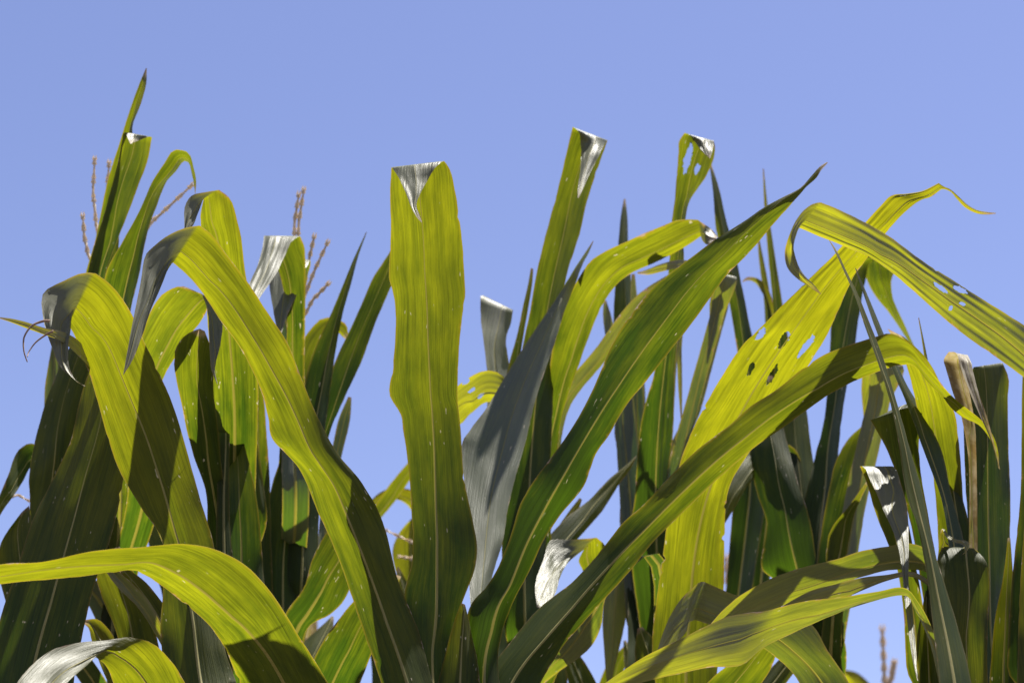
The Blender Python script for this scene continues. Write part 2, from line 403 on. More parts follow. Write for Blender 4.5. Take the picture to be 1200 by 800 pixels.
def strand(parent_o, base, pts, r=0.0022, name='tassel_branch'):
    """dry tassel branch beaded with spikelets, or a dry shred"""
    n = len(pts); ps, rad = [], []; m = 22
    for i in range(m + 1):
        q = i / m * (n - 1); k = min(int(q), n - 2)
        v = pts[k].lerp(pts[k + 1], q - k)
        ps.append(v - base); rad.append(r * (1 - 0.45 * i / m) * (1.12 if i % 2 else 0.9))
    vs, fs = tube(ps, rad, 5)
    for i in range(1, m):
        p = ps[i]; t = (ps[i + 1] - ps[i - 1]).normalized()
        for s in (0, 1):
            q = i * 2.4 + s * 3.14
            a = t.cross(Vector((0.2, 0.9, 0.1))).normalized(); b = t.cross(a); o_ = a * math.cos(q) + b * math.sin(q)
            k = len(vs); e = t.cross(o_) * r * 0.5
            tip = p + t * r * 4.5 + o_ * r * 0.7
            vs += [p - e + t * r, p + e + t * r, tip, p + o_ * r * 1.6 + t * r * 1.6]
            fs += [(k, k + 1, k + 3), (k, k + 3, k + 2), (k + 1, k + 2, k + 3), (k, k + 2, k + 1)]
    return mesh_obj(name, vs, fs, M_TASSEL, parent_o, False)
def tassel(key, d, strands, r=0.0022):
    pl = PLANTS[key]
    top = Vector((0, 0, pl.top)); s0 = P(*strands[0][0], d) - pl.base
    vs, fs = tube([top - Vector((0, 0, 0.05)), top.lerp(s0, 0.5), s0], [0.004, 0.003, 0.0022], 6)
    t = mesh_obj('tassel', vs, fs, M_TASSEL, pl.o)
    for s in strands:
        strand(t, pl.base, [P(x, y, d) for x, y in s], r)
def shred(leaf_o, key, pts, d, w, yel=0.3):
    """thin dry curl torn from a leaf"""
    pl = PLANTS[key]; ps = [P(x, y, d + 0.01 * math.sin(i)) - pl.base for i, (x, y) in enumerate(pts)]
    sm = []
    for i in range(len(ps) - 1):
        p0 = ps[max(i - 1, 0)]; p3 = ps[min(i + 2, len(ps) - 1)]
        for k in range(6): sm.append(Vector(cr(p0, ps[i], ps[i + 1], p3, k / 6)))
    sm.append(ps[-1]); n = len(sm)
    vs, fs = tube(sm, [(w * (1 - 0.7 * i / n), w * 0.35) for i in range(n)], 5)
    mesh_obj('torn_shred', vs, fs, M_SHRED, leaf_o)

# ------------------------------------------------------------------ ground
gv, gf = [], []; NX = 60
for i in range(NX + 1):
    for j in range(NX + 1):
        a, b = (i / NX * 2 - 1), (j / NX * 2 - 1)
        x = math.copysign(abs(a) ** 3 * 1500 + abs(a) * 8, a); y = math.copysign(abs(b) ** 3 * 1500 + abs(b) * 8, b) + 3
        z = 0.04 * noise.noise(Vector((x * 1.7, y * 1.7, 0))) * (1 if abs(x) < 30 and abs(y) < 30 else 0)
        gv.append((x, y, z - 0.03)); 
gf = [(i * (NX + 1) + j, (i + 1) * (NX + 1) + j, (i + 1) * (NX + 1) + j + 1, i * (NX + 1) + j + 1) for i in range(NX) for j in range(NX)]
gr = mesh_obj('ground', gv, gf, M_SOIL, None); gr['kind'] = 'structure'; gr['label'] = 'bare brown soil of the maize field'

# ------------------------------------------------------------------ plants
Plant('A', 'front maize plant with five broad leaves fanning out around an upright grey-tipped one', 540, 860, 2.82, 830)
Plant('B', 'maize plant behind the silvery sword-like leaf, its upright leaf has a white folded tip', 625, 800, 3.55, 690)
Plant('C', 'maize plant with thin spikes and a holed upright leaf ending in small white fold', 768, 800, 3.75, 700)
Plant('D', 'maize plant with the wide yellow leaf riddled with holes and a stringy tip', 812, 840, 3.15, 770)
Plant('E', 'dark maize plant, shaded leaves in a tight cluster behind the yellow holed leaf', 972, 790, 3.65, 690)
Plant('G', 'maize plant with long dark narrow spikes, dry brown curled leaf and rounded bent-over leaf', 1140, 840, 2.90, 700)
Plant('R', 'maize plant whose drooping yellow leaf has torn holes and a curled grey tip', 1300, 800, 2.72, 640)
Plant('H', 'maize plant with a broad shaded leaf and a yellow leaf folded into a grey flap', 110, 880, 2.62, 850)
Plant('I', 'tall maize plant with a pointed upright leaf rising higher than its tassel', 135, 700, 3.45, 560)
Plant('Q', 'maize plant with a rounded yellow bent leaf, beside the tall pointed one', 262, 760, 3.20, 650)
Plant('J', 'maize plant with white sunlit bent leaf top, dark pointed leaves and pale tassel', 338, 740, 3.55, 600)
Plant('T', 'maize plant low behind the upright grey-tipped leaf, showing yellowish leaf ends', 500, 860, 4.40, 800)
Plant('N', 'distant maize plant showing one thin brown tassel beside the narrow dark spikes', 1036, 860, 7.0, 815, 'distant maize plants')
Plant('O', 'distant maize plant with blurred brown tassel tips under the yellow holed leaf', 855, 800, 7.0, 740, 'distant maize plants')
Plant('V', 'distant maize plant with blurred tassel and dry yellow top leaf', 362, 760, 6.2, 690, 'distant maize plants')

# --- A: the front plant
leaf('A', [(498,840,522,840),(486,765,526,758),(474,697,541,707),(483,655,558,660),(484,630,559,640),(482,600,553,605),(480,560,544,560),(477,532,541,525),(472,502,539,496),(470,486,537,478),(457,464,536,462),(460,430,537,422),(463,400,539,395),(464,372,541,377),(460,340,545,340),(456,326,544,316),(457,294,542,286),(458,262,538,254),(457,228,533,222),(458,203,527,199),(458.5,196,521,188.5),'K',
   (461,199,516,191,-.020),(470,214,502,210,-.038),(477,230,494,224,-.050),(482,243,488,240,-.060),(488,254,492,252,-.068),(494,261,494.5,260,-.072)], (2.80,2.72,2.66,2.60,2.57,2.56), ch=.10, yel=.36, ruf=0.25, tilt=(.035, -.012), lean=(1.3, -0.3), label='upright yellow-green leaf with its tip folded down into a grey flap')
leaf('A', [(460,840,515,830),(447,800,507,800),(420,722,490,738),(395,650,465,675),(372,598,452,622),(350,548,437,586),(335,531,420,560),(319,514,397,533),(314,488,375,494),(303,450,352,440),(280,405,336,400),(258,375,312,364),(242,350,292,333),(225,328,266,299),(210,314,246,273),(203,308,234,264.5),'K',
   (201,309,224,265.5,-.022),(196,318,200,274,-.04),(191,330,182,287,-.05),(187,340,172,297,-.055),(178,360,165,330,-.065),(167,392,155,380,-.075),(153,426,147,424,-.08),(144,440,144,441,-.085)], (2.80,2.70,2.60,2.52,2.47,2.45), ch=(.28, .04), yel=.5, ruf=.8, tilt=.0, lean=(1.2, -0.4), fl=.72)
leaf('A', [(545,840,590,840),(550,775,584,768),(550,712,600,708),(577,677,620,670),(596,634,637,633),(610,590,657,603),(625,564,684,570),(650,530,698,532),(670,502,712,512),(695,455,735,473),(712,415,757,447),(727,386,782,415),(745,361,806,385),(764,338,830,352),(785,320,852,322),(808,303,876,298),(842,278,897,274),(868,262,912,256),(897,242,926,241),(920,230,938,227),(937,221,945,219),(951,206,957,208),(960,196,962,200),(969,190,970,191)], (2.82,2.74,2.66,2.60,2.55,2.50), ch=(.28, .16), yel=0.05, tilt=-.015, lean=(1.0, -0.05))
leaf('A', [(556,800,570,800),(552,720,574,690),(546,620,590,630),(543,560,596,592),(541,522,605,556),(552,502,617,513),(570,478,625,478),(595,436,639,433),(620,397,650,402),(640,367,661,366),(660,337,674,333),(675,312,684,307),(687,294,690,296),(695,282,695.5,283)], (2.88,2.80), ch=(.16, .34), yel=0.03, tilt=.03, ruf=1.3, lean=(1.2, 1.25), adax=True, rib=.35, label='silvery grey sword-shaped leaf')
leaf('A', [(556,835,612,845),(566,795,637,793),(600,750,665,750),(630,714,683,730),(670,682,708,702),(708,640,742,664),(730,612,768,632),(755,590,797,603),(787,556,825,576),(817,527,850,553),(855,498,884,524),(880,476,916,502),(912,455,950,477),(940,432,975,460),(965,416,1000,447),(990,406,1022,438),(1025,395,1042,431),(1046,391,1064,427),(1062,399,1073,430),(1078,416,1084,444),(1092,434,1094,455),(1106,453,1104,464),(1120,468,1114,477),(1138,482,1128,489),(1152,494,1146,497),(1162,507,1157,509),(1170,530,1167,532),(1171,548,1170,549)], (2.82,2.72,2.62,2.54,2.48,2.46,2.50), ch=(.36, .14), yel=0.35, tilt=(-.02, .03), lean=(1.5, -0.3))
leaf('A', [(512,850,566,850),(514,795,562,795),(522,765,559,770),(530,735,553,745),(538,712,548,720),(541,706,545,708)], (2.80,2.76), ch=.2, yel=0.23, dry=.15, drop=.05, lean=(0.9, 0.6))
leaf('A', [(300,850,412,850),(280,800,385,800),(264,760,352,747),(242,729,320,697),(214,705,288,662),(182,681,250,643),(155,668,215,637),(128,671,170,640),(75,677,100,647),(40,680,50,658),(0,684,0,661),(-45,690,-45,673),(-90,700,-90,694)], (2.72,2.50,2.40,2.33,2.30), ch=0.14, yel=0.43, tilt=-.02, ruf=.8, lean=(0.4, -0.5))

# --- B: behind the silvery leaf
leaf('B', [(590,720,640,720),(588,640,640,640),(600,540,645,540),(606,470,648,470),(611,415,650,415),(620,370,656,362),(630,314,667,312),(639,277,679,275),(650,236,688,236),(660,196,699,202),(667,165,708,176),(671,149,712,164.5),'K',(676,152,710,167,-.02),(680,165,704,178,-.042),(681,182,697,192,-.058),(680,200,690,206,-.072),(677,220,683,222,-.085),(677,232,678,232,-.092)], (3.44,3.38,3.32,3.27), ch=.24, yel=0.22, tilt=.05, lean=(0.6, 0.1))
leaf('B', [(605,730,640,730),(612,640,646,630),(622,560,653,535),(636,490,660,482),(642,445,674,440),(650,395,690,395),(659,365,704,361),(674,333,722,334),(695,303,742,319),(730,285,762,310),(770,267,784,300),(800,257,806,287),(818,257.5,821,277),'K',(824,262,824,283,-.02),(832,267,829,287,-.03),(841,277,838,282,-.05)], (3.60,3.52,3.42,3.34,3.28), ch=(.24, .06), yel=0.30, tilt=.0, lean=(0.6, -0.2))
leaf('B', [(590,640,620,640),(584,540,612,530),(588,480,606,470),(596,428,609,424),(606,392,614,390),(613,358,620,356),(619,332,624,330),(622,314,625,315)], (3.54,3.58), ch=.1, yel=0.02, lean=0.4)
leaf('B', [(590,640,612,640),(570,520,600,510),(571,440,597,430),(567,402,593,397),(563,370,599,378),(563,347,601,363),'K',(566,346,599,362,.02),(568,362,597,376,.045),(570,385,592,395,.06)], (3.52,3.48,3.42), ch=-.10, yel=0.22, tilt=.0, ruf=1.2, adax=True, lean=(1.0, 1.1))
leaf('B', [(618,560,628,540),(600,455,605,490),(585,437,590,474),(571,434,573,471),(553,440,552,484),(538,451,541,496),(520,470,527,505),(510,495,513,512)], (3.64,3.58,3.54), ch=.1, yel=0.67, holes=[(546,447,5,2.2,40),(553,457,5,1.8,40),(563,464,4,2,45)], drop=.02, lean=(-.3, -.4))
leaf('B', [(655,740,690,730),(690,690,710,678),(681,664,708,650),(678,656,709,639),(684,644,699,629.5),'K',(673,652,690,630.5,-.02),(662,664,668,632,-.04),(655,680,645,633,-.06),(652,692,637,655,-.08),(645,703,627,685,-.10),(632,712,629,711,-.11)], (3.47,3.42,3.34,3.30), ch=-.08, yel=0.54, lean=0)
leaf('B', path([(625,700,26),(650,642,28),(675,614,26),(698,592,20),(720,564,13),(738,545,6),(746,534,1)]), (3.57,3.72), ch=.1, yel=0.22)
leaf('B', [(610,720,640,710),(626,665,650,655),(640,640,662,626),(656,614,676,602),(668,597,680,592),(679,583,682,585)], (3.62,3.67), ch=.1, yel=0.72, dry=.25)
leaf('B', path([(620,745,30),(612,640,28),(640,560,22),(660,470,20),(700,420,18),(755,350,17),(822,306,9),(800,308,7,-.03),(776,313.5,9,-.04),(758,319,6,-.04),(747,320,2,-.04)]), (3.57,3.52,3.42), ch=.1, yel=0.52, adax=True)

# --- C: thin spikes
leaf('C', [(752,790,800,790),(750,740,802,740),(741,668,800,660),(738,620,795,620),(743,590,784,590),(746,545,784,545),(749,510,788,515),(757,470,790,470),(766,440,791,440),(773,400,794,400),(779,350,798,355),(784,310,801,310),(787,262,803,258),(790,238,808,236),(793,205,828,206),(795,180,837,183),(796,165,838,173),(802,156,836,165),'K',(806,157,836,168,-.02),(813,165,835,176,-.03),(823,178,833,183,-.035),(830,184,832,186,-.04)], (3.70,3.66,3.60,3.52,3.5), ch=.2, yel=0.12, tilt=.03, holes=[(806,186,4,17,-14),(817,198,3,6,-20)], lean=0.1)
leaf('C', [(735,790,770,790),(735,690,772,690),(726,610,765,610),(730,550,762,550),(720,507,757,510),(724,470,756,460),(720,420,752,420),(719,370,744,370),(722,320,739,322),(725,280,736,280),(728,250,735,250),(731,233,733,233)], (3.74,3.85,3.85), ch=.16, yel=-0.01, tilt=.05)
leaf('C', path([(745,700,22),(748,500,16),(746,400,11),(743,350,8),(742,321,4)]), (3.85,3.92), ch=-.1, yel=0.04, adax=True)
leaf('C', path([(745,720,24),(735,520,26),(726,440,22),(716,395,13),(711,368,9),(709,352,3)]), (3.8,3.9), ch=-.14, yel=0.04, adax=True)
leaf('C', path([(772,720,14),(782,520,12),(789,420,9),(793,380,7),(795,360,6),(796,375,6,-.03),(796,410,6,-.04),(797,450,5,-.04),(798.5,492,1.5,-.04)]), (3.8,3.7), ch=.1, yel=0.34, adax=True)
leaf('C', [(768,740,800,740),(778,640,806,640),(779,590,800,590),(783,550,797,546),(786,522,807,515),(804,484,821,481),(820,438,831,444),(830,402,841,406),(838,372,848,380),(846,350,853,362),(853,332,857,338)], (3.65,3.6), ch=-.18, yel=-0.04, adax=True, lean=(0.55, 0.5))
leaf('C', path([(775,700,22),(790,560,20),(815,460,16),(840,370,16),(852,322,14),(847,330,13,.02),(840,350,15,.03),(836.5,380,10,.04),(833.5,400,5,.05),(832.5,411,1.5,.06)]), (3.7,3.55), ch=.1, yel=0.19, adax=True)
leaf('C', [(850,700,880,700),(862,560,900,560),(872,470,905,455),(864,412,884,402),(853,345,870,338),(845,297,860,290),(839,268,852,262),(835.5,225,843,222),(831,190,833,190)], (3.85,3.9,3.8), ch=.2, yel=-0.01, tilt=.03, lean=0.25)
leaf('C', path([(890,700,20),(912,470,18),(917,410,15),(911,353,11),(904,298,8),(897.5,240,4),(894.5,198,1.2)]), (4.0,4.05), ch=.14, yel=-0.08)
leaf('C', path([(880,700,18),(902,470,12),(902,400,10),(899,350,8),(891.5,300,5),(888,275,1.5)]), (4.02,4.1), ch=.14, yel=-0.04)
leaf('C', path([(885,690,14),(906,450,10),(908,380,9),(903,357,8),(895,338,8),(886,328.5,6),(876,326.5,4),(870,330,1.5)]), (4.1,4.1), ch=.05, yel=0.44)
leaf('C', [(715,640,736,640),(712,668,738,660),(708,695,735,690),(706,725,733,725),(708,760,727,755),(710,790,719,788),(713,812,715,812)], (3.9,3.85), ch=.1, yel=0.46, att=True, drop=.12, dry=.12)
leaf('C', [(720,672,736,668),(695,698,709,702),(683,722,704,735),(658,758,688,762),(632,786,650,790),(600,815,612,822),(570,845,575,848)], (3.25,3.4,3.6), ch=.05, yel=0.09, drop=.05)
leaf('C', path([(755,760,10),(747,725,9),(741,700,13),(742,682,13),(748,672,5)]), (3.9,4.0), ch=.1, yel=0.34)

# --- D: wide yellow leaf with holes
leaf('D', [(775,840,835,840),(764,760,843,760),(770,700,848,690),(776,655,849,640),(783,605,850,600),(796,545,857,565),(812,503,885,520),(826,475,915,480),(842,447,936,445),(857,423,953,419),(872,402,966,398),(887,388,976,378),(909,366,985,358),(931,344,994,337),(950,325,1003,320),(971,305,1015,304),(992,283,1030,284),(1014,261,1045,265),(1032,241,1062,247),(1045,229,1072,239),(1062,227,1081,234),(1080,224,1090,231),(1100,214.5,1103,222),'K',(1106,218.5,1107,222),(1113,221.5,1114,225),(1122,229,1121,233),(1134,240,1132,244),(1146,246.5,1146,250.5),(1157,248.5,1157,251.5),(1167,249.5,1167,250.5)], (3.12,3.05,2.95,2.86,2.82,2.85), ch=0.12, yel=.8, tilt=.0, ruf=.8,
   holes=[(892,391,4,7.5,-38),(919,398,5,11,-32),(945,405,3.4,16,-38),(880,432,3,9.5,-24),(905,439,3.4,13,-30)], lean=(0.7, -0.5), grey=False, label='wide yellow leaf with eaten holes and a stringy torn tip')
leaf('D', [(1010,840,945,840),(995,800,937,800),(970,762,902,764),(950,730,880,752),(907,710,862,745),(872,700,845,738),(849,692,828,730),(828,682.5,815,726),'K',(822,681,808,728,-.03),(810,690,805,738,-.04),(797,703,798,748,-.05),(784,724,790,758,-.06),(774,750,780,764,-.07),(768,770,770,772,-.075)], (2.95,2.85,2.80,2.78), ch=.08, yel=.3, tilt=(-.03, .03), lean=(1.2, -.2), grey=False)
leaf('D', [(800,850,845,850),(820,810,880,815),(845,785,905,780),(875,765,912,755),(900,745,915,742)], (3.1,3.0), ch=.15, yel=.15)
leaf('D', path([(830,850,30),(860,800,30),(872,770,22),(885,735,14),(892,715,3)]), (3.25,3.3), ch=-.15, yel=.15)
leaf('D', path([(870,850,24),(905,800,26),(930,770,20),(950,745,5)]), (3.3,3.35), ch=.15, yel=.05)

# --- E: dark cluster
leaf('E', [(952,720,990,720),(928,650,978,650),(944,580,981,580),(955,535,983,525),(966,490,991,460),(971,430,1000,420),(974,380,1006,375),(980,330,1014,330),(988,300,1022,306),(1000,292,1036,302),'K',(1030,300,1020,299,.02),(1042,306,1012,303,.04),(1044,330,1018,333,.07),(1046,348,1027,349,.09),(1051,361,1040,364,.10),(1060,380,1056,387,.12),(1075,414,1074,416,.14)], (3.62,3.60,3.55,3.5), ch=.22, yel=0.04, tilt=.04, lean=(.8, .6), grey=False)
leaf('E', [(945,740,985,740),(908,680,962,690),(892,664,955,645),(898,614,948,605),(887,577,935,565),(879,537,925,528),(884,505,918,500),(889,470,912,465),(892,440,905,440)], (3.6,3.5,3.55), ch=.2, yel=0.00, tilt=-.04, lean=(.8, .6))
leaf('E', [(935,720,980,720),(925,640,968,640),(917,570,957,565),(912,522,950,520),(914,490,946,486),(920,450,940,445)], (3.64,3.68), ch=.14, yel=0.00, tilt=.04, lean=0.55)
leaf('E', path([(960,690,34),(930,590,34),(905,530,30),(884,540,26,-.03),(866,566,20,-.05),(852,596,14,-.06),(842,620,5,-.06)]), (3.75,3.7), ch=.1, yel=0.17)
leaf('E', [(952,720,990,720),(960,640,992,640),(971,575,1004,585),(981,537,1020,550),(995,513,1024,525),(1012,497,1022,503),(1016,490,1018,491)], (3.6,3.5), ch=.14, yel=0.00, tilt=.02, lean=(.8, .6))
leaf('E', [(965,720,988,720),(968,680,992,680),(969,640,993,645),(976,616,1001,604),(996,591,1008,586),(1016,563,1018,565)], (3.52,3.45), ch=-.2, yel=0.12)
leaf('E', path([(985,700,26),(1000,600,26),(1030,470,26),(1040,425,24),(1030,430,24,.02),(1022,450,25,.05),(1018,478,14,.07),(1018,510,7,.09),(1024,541,2,.11)]), (3.6,3.5), ch=.1, yel=0.42, adax=True)
leaf('E', [(945,800,990,800),(946,760,984,760),(950,720,984,720),(955,680,980,690),(965,655,975,660)], (3.58,3.6), ch=.25, yel=0.02)

# --- G: right front
leaf('G', [(1102,840,1142,840),(1101,800,1138,800),(1094,740,1124,740),(1087,680,1109,690),(1076,620,1094,640),(1062,577,1081,577),(1052,512,1067,528),(1040,460,1052,475),(1027,420,1037,425),(1012,378,1019,378),(1001,345,1005,344),(989,318,992,318),(977,292,979,291),(970,279,970.5,279)], (2.44,2.38), ch=.22, yel=.15, dry=.3, tilt=(.035, .01), lean=(0.8, 0.6))
leaf('G', [(1115,760,1140,760),(1112,640,1131,640),(1102,580,1114,575),(1085,535,1104,530),(1065,480,1088,495),(1045,432,1060,445),(1027,388,1034,387),(1012,345,1016,344),(1002,314,1003,314)], (2.85,2.82,2.78), ch=.24, yel=.05, tilt=.04)
leaf('G', [(1120,760,1150,760),(1118,640,1142,640),(1110,560,1124,570),(1096,500,1107,506),(1087,452,1095,460),(1081.5,407,1085,410),(1076,372,1077,372)], (2.9,2.88), ch=.2, yel=.05)
leaf('G', [(1105,760,1135,760),(1100,650,1131,650),(1096,580,1128,580),(1086,520,1124,520),(1074,475,1117,478),(1066,440,1104,452),(1055,410,1086,420),(1040,385,1060,395)], (2.95,2.95,2.9), ch=.08, yel=.45, lean=(0.4, -0.3))
leaf('G', [(1085,720,1110,720),(1064,600,1088,605),(1052,560,1080,560),(1040,528,1077,520),(1020,492,1083,470),'K',(1026,490,1084,464,.02),(1050,478,1080,468,.05),(1065,490,1078,485,.08)], (2.92,2.86), ch=.12, yel=.1, grey=False)
leaf('G', [(1062,780,1090,780),(1057,700,1080,700),(1050,662,1072,655),(1037,628,1066,620),(1025,598,1058,590),(1016,566,1050,563),(1007.5,546,1046,546),'K',(1010,546,1048,547,-.03),(1020,563,1055,565,-.05),(1036,599,1063,595,-.075),(1050,632,1065,640,-.085),(1057,668,1065,685,-.05),(1060,700,1069,710,-.05),(1066,750,1073,755,-.05),(1072,785,1075,789,-.05),(1075,797,1076,797,-.05)], (2.92,2.88,2.86,2.86), ch=-.08, yel=.55, lean=0.1)
leaf('G', [(1118,800,1155,800,.07),(1110,740,1156,740,.07),(1104,690,1156,690,.07),(1101,655,1154,660,.05),(1102,643,1146,646,.02),(1106,640,1141,642),(1100,649,1152,652,-.012),(1098,665,1159,672,-.016),(1100,700,1158,722,-.018),(1110,760,1157,772,-.018),(1116,830,1158,835,-.018),(1130,880,1150,880,-.018)], (2.79,2.75), ch=.10, yel=.2, dry=.10, ruf=1.4, adax=True, lean=(0.3, 0.25))
leaf('G', [(1095,720,1110,720),(1098,660,1108,655),(1100,642,1112,638),(1101,630,1108,634),(1104,619,1107,620),(1108,628,1112,627,-.01),(1118,635,1122,632,-.02),(1128,638,1134,634,-.02),(1132,646,1136,641,-.025),(1127,650,1129,648,-.025)], (2.82,2.79), ch=-.1, yel=.4, ruf=1.5)
leaf('G', [(1135,760,1150,760),(1135,660,1146,660),(1136,577,1145,577),(1134,530,1144,530),(1127,490,1143,500),(1115,455,1137,465),(1108,430,1131,436),(1106,421,1129,424),(1112,412,1134,416,-.01),'K',(1120,413,1138,424,-.025),(1125,428,1140,434,-.03),(1134,453,1146,457,-.035),(1148,486,1156,486,-.04),(1160,513,1164,515,-.04),(1171,549,1172,550,-.04)], (2.84,2.80,2.76), ch=-.12, yel=.5, dry=.7, ruf=3.2, rib=.5, grey=False, label='dry brown leaf curled over at the top')
leaf('G', [(1150,800,1182,800),(1140,700,1176,692),(1138,650,1182,650),(1132,577,1184,577),(1130,530,1182,530),(1130,470,1181,470),(1134,442,1181,439),(1141,430,1175,425),'K',(1141,430,1173,425,.03),(1138,448,1176,445,.06),(1136,480,1170,480,.08)], (2.92,2.9,2.88), ch=.12, yel=.12, tilt=.05)
leaf('R', [(1180,780,1240,780),(1186,680,1228,680),(1190,640,1222,640),(1196,577,1217,577),(1197,520,1213,520),(1198,447,1205,447),(1200,410,1201,410)], (2.78,2.82), ch=.15, yel=.1)
leaf('G', [(1158,850,1194,850),(1161,775,1191,770),(1166,725,1189,715),(1176,672,1187,672),(1181,630,1184,630)], (2.80,2.82), ch=.25, yel=.22)
leaf('R', [(1192,800,1250,800),(1194,720,1230,720),(1197,660,1222,660),(1202,600,1212,600)], (2.70,2.74), ch=.15, yel=.45)
leaf('G', [(1076,860,1108,860),(1077,800,1104,800),(1074,752,1097,748),(1080,715,1090,712),(1085,690,1088,690)], (2.84,2.86), ch=-.12, yel=.2)
leaf('G', [(1110,690,1112,715),(1080,640,1080,668),(1062,636,1062,667),(1040,640,1040,668),(1010,645,1012,675),(980,655,984,684),(950,662,955,696),(920,671,925,706),(890,684,896,720),(868,697,875,730),(840,722,848,748),(815,755,820,765)], (2.86,2.80,2.74,2.70), ch=.08, yel=.42, tilt=.03, drop=.02, lean=-0.3)
leaf('G', [(1105,690,1105,700),(1065,669,1065,675),(1040,673,1040,680),(1012,676,1014,690),(980,684,985,702),(950,692,955,710),(920,708,926,720),(895,725,898,731)], (2.84,2.76,2.70,2.66), ch=.05, yel=.5, drop=.02, lean=-0.3)
leaf('G', [(1112,790,1100,798),(1095,742,1088,748),(1078,708,1072,714),(1063,689.5,1063,698),(1027,693,1010,708),(988,699,975,721),(944,704,930,741),(918,710,894,759),(893,716,868,779,0,.0),(880,717,853,781,0,-.016),(857,721,836,781,0,-.020),(826,734,800,788,0,-.004),(800,747,765,796,0,.008),(750,772,730,806,0,.02),(712,798,705,812),(690,815,688,818)], (2.74,2.66,2.60,2.55,2.52), ch=.07, yel=.45, tilt=.03, drop=.03, ruf=1.1, lean=-0.3)
leaf('R', [(1330,580,1290,590),(1265,430,1265,490),(1200,381,1200,442),(1170,362,1170,420),(1141,344,1141,400),(1110,324,1117,382),(1080,305,1085,354),(1045,279,1052,325),(1014,261,1016,300),(988,248,985,287),(962,237,936,267),'K',(955,238,936,268,-.01),(946,243,934.5,271,-.02),(935,255,932,279,-.03),(925,275,930,290,-.04),(919.5,296,932,300,-.04),(922,312,936,312,-.045),(935,327,945,325,-.05),(950,337,954,334,-.05),(962,345,962.5,344.5,-.05)], (2.72,2.66,2.58,2.52,2.50), ch=.06, yel=.62, tilt=.0, drop=.03,
   holes=[(1125,339.5,8.5,3.2,-24),(1102,337,10,2.6,-36),(1128,356,4,2,-25),(1114,361,2.4,3.4,-20)], lean=(0.1, -0.45), grey=False)

# --- H: left front
h1 = leaf('H', [(200,860,290,850),(195,800,277,800),(188,740,262,755),(191,690,256,690),(190,632,250,636),(168,598,237,592),(142,555,225,550),(125,508,207,487),(106,442,187,438),(93,408,170,403),(86,390,150,360),(81,382,128,332),(80,379,112,320.5),'K',(82,378,102,319.5,-.02),(83,385,75,329,-.035),(81,395,50,345,-.05),(80,408,52,379,-.06),(80,421,60,405,-.065),(83,436,71,430,-.07),(90,447,85,443,-.075),(100,452,99,453,-.08)], (2.68,2.62,2.56,2.50,2.46), ch=(.14, .03), yel=.5, tilt=.0, lean=(1.3, -0.5), fl=.72)
leaf('H', [(-28,860,80,860),(-15,790,88,790),(0,725,97,742),(20,665,112,680),(40,605,131,625),(65,555,143,572),(83,515,148,520),(92,475,150,475),(102,442,150,435),(118,405,150,400)], (2.70,2.68,2.70,2.72), ch=.12, yel=.22, tilt=-.03, ruf=1.2, lean=0.5)
leaf('H', [(150,860,240,860),(133,800,217,800),(125,781,199,772),(116,772,174,751),(112,769.5,150,746),'K',(106,775,125,749.5,-.02),(95,785,97,752,-.03),(80,798,66,759,-.045),(65,816,42,774,-.06),(50,842,18,803,-.07),(36,872,4,842,-.08),(20,895,10,890,-.08)], (2.62,2.52,2.48,2.44), ch=.05, yel=.66, drop=.02, lean=-0.35, tilt=.05)
leaf('H', [(150,860,192,850),(148,800,190,785),(136,740,180,730),(116,690,162,680),(108,650,140,640)], (2.85,2.9), ch=.12, yel=.2)
leaf('H', path([(215,800,10),(188,742,11),(165,704,15),(146,685,15),(130,669,10),(120,655,3)]), (2.80,2.78), ch=-.3, yel=.4, dry=.1, adax=True)
leaf('H', path([(225,800,18),(200,740,24),(180,710,22),(160,684,18),(140,664,6)]), (2.86,2.86), ch=.2, yel=.3)
leaf('H', path([(150,820,24),(128,770,26),(118,744,24),(108,730,14),(98,728,4)]), (2.9,2.95), ch=.1, yel=.4)

# --- I: tall left
leaf('I', [(95,560,150,560),(92,470,135,470),(90,400,130,400),(100,322,138,322),(111,283,140,275),(119,245,146,238),(127,208,152,200),(137,177,157,172),(146,148,155,150),(155,121,165,122),(163,99,171.5,98),(171,80,172,80)], (3.45,3.42,3.36,3.3), ch=.22, yel=0.14, tilt=.02, lean=0.05)
leaf('I', [(100,560,150,560),(97,420,130,420),(101,330,123,326),(110,290,136,286),(121,254,150,250),(133,210,164,213),(141,176,174,184),(144,157,178,161),'K',(147,155,176,160,-.02),(149,160,167,163,-.035),(153,169,156,167,-.045)], (3.40,3.32,3.26,3.22), ch=-.16, yel=-0.04, tilt=-.03, lean=0.2)
leaf('I', [(110,560,155,560),(108,440,150,440),(117,365,153,365),(124,320,163,322),(144,282,173,272),(164,246,185,238),(179,212,196,212),(192,192,206,201),(206,175.5,216,189),(219,178,221,191),(227,197,224.5,203),(230,213,227,214),(229,227,228.5,227)], (3.38,3.30,3.22,3.18,3.15), ch=.2, yel=0.06, tilt=.04, lean=0.1)
leaf('I', [(150,560,190,560),(152,480,186,475),(158,425,193,440),(167,391,207,416),(180,358,223,392),(196,341,237,374),(215,335.5,243,361),(231,342,244,352),'K',(236,344,243,360,-.02),(253,357,244,372,-.03),(261,378,245,394,-.04),(258,405,246,414,-.05),(252,432,248,434,-.05),(255,450,254.5,450,-.05)], (3.25,3.15,3.05,3.02), ch=.12, yel=0.26, tilt=.0, lean=-0.2, fl=.55)
leaf('I', [(40,720,80,720),(32,650,66,650),(35,592,72,588),(34,560,84,530),(40,522,94,480),(52,476,104,435),(72,425,114,400),(86,398,118,375)], (3.30,3.22,3.18), ch=.12, yel=0.12, tilt=-.03)
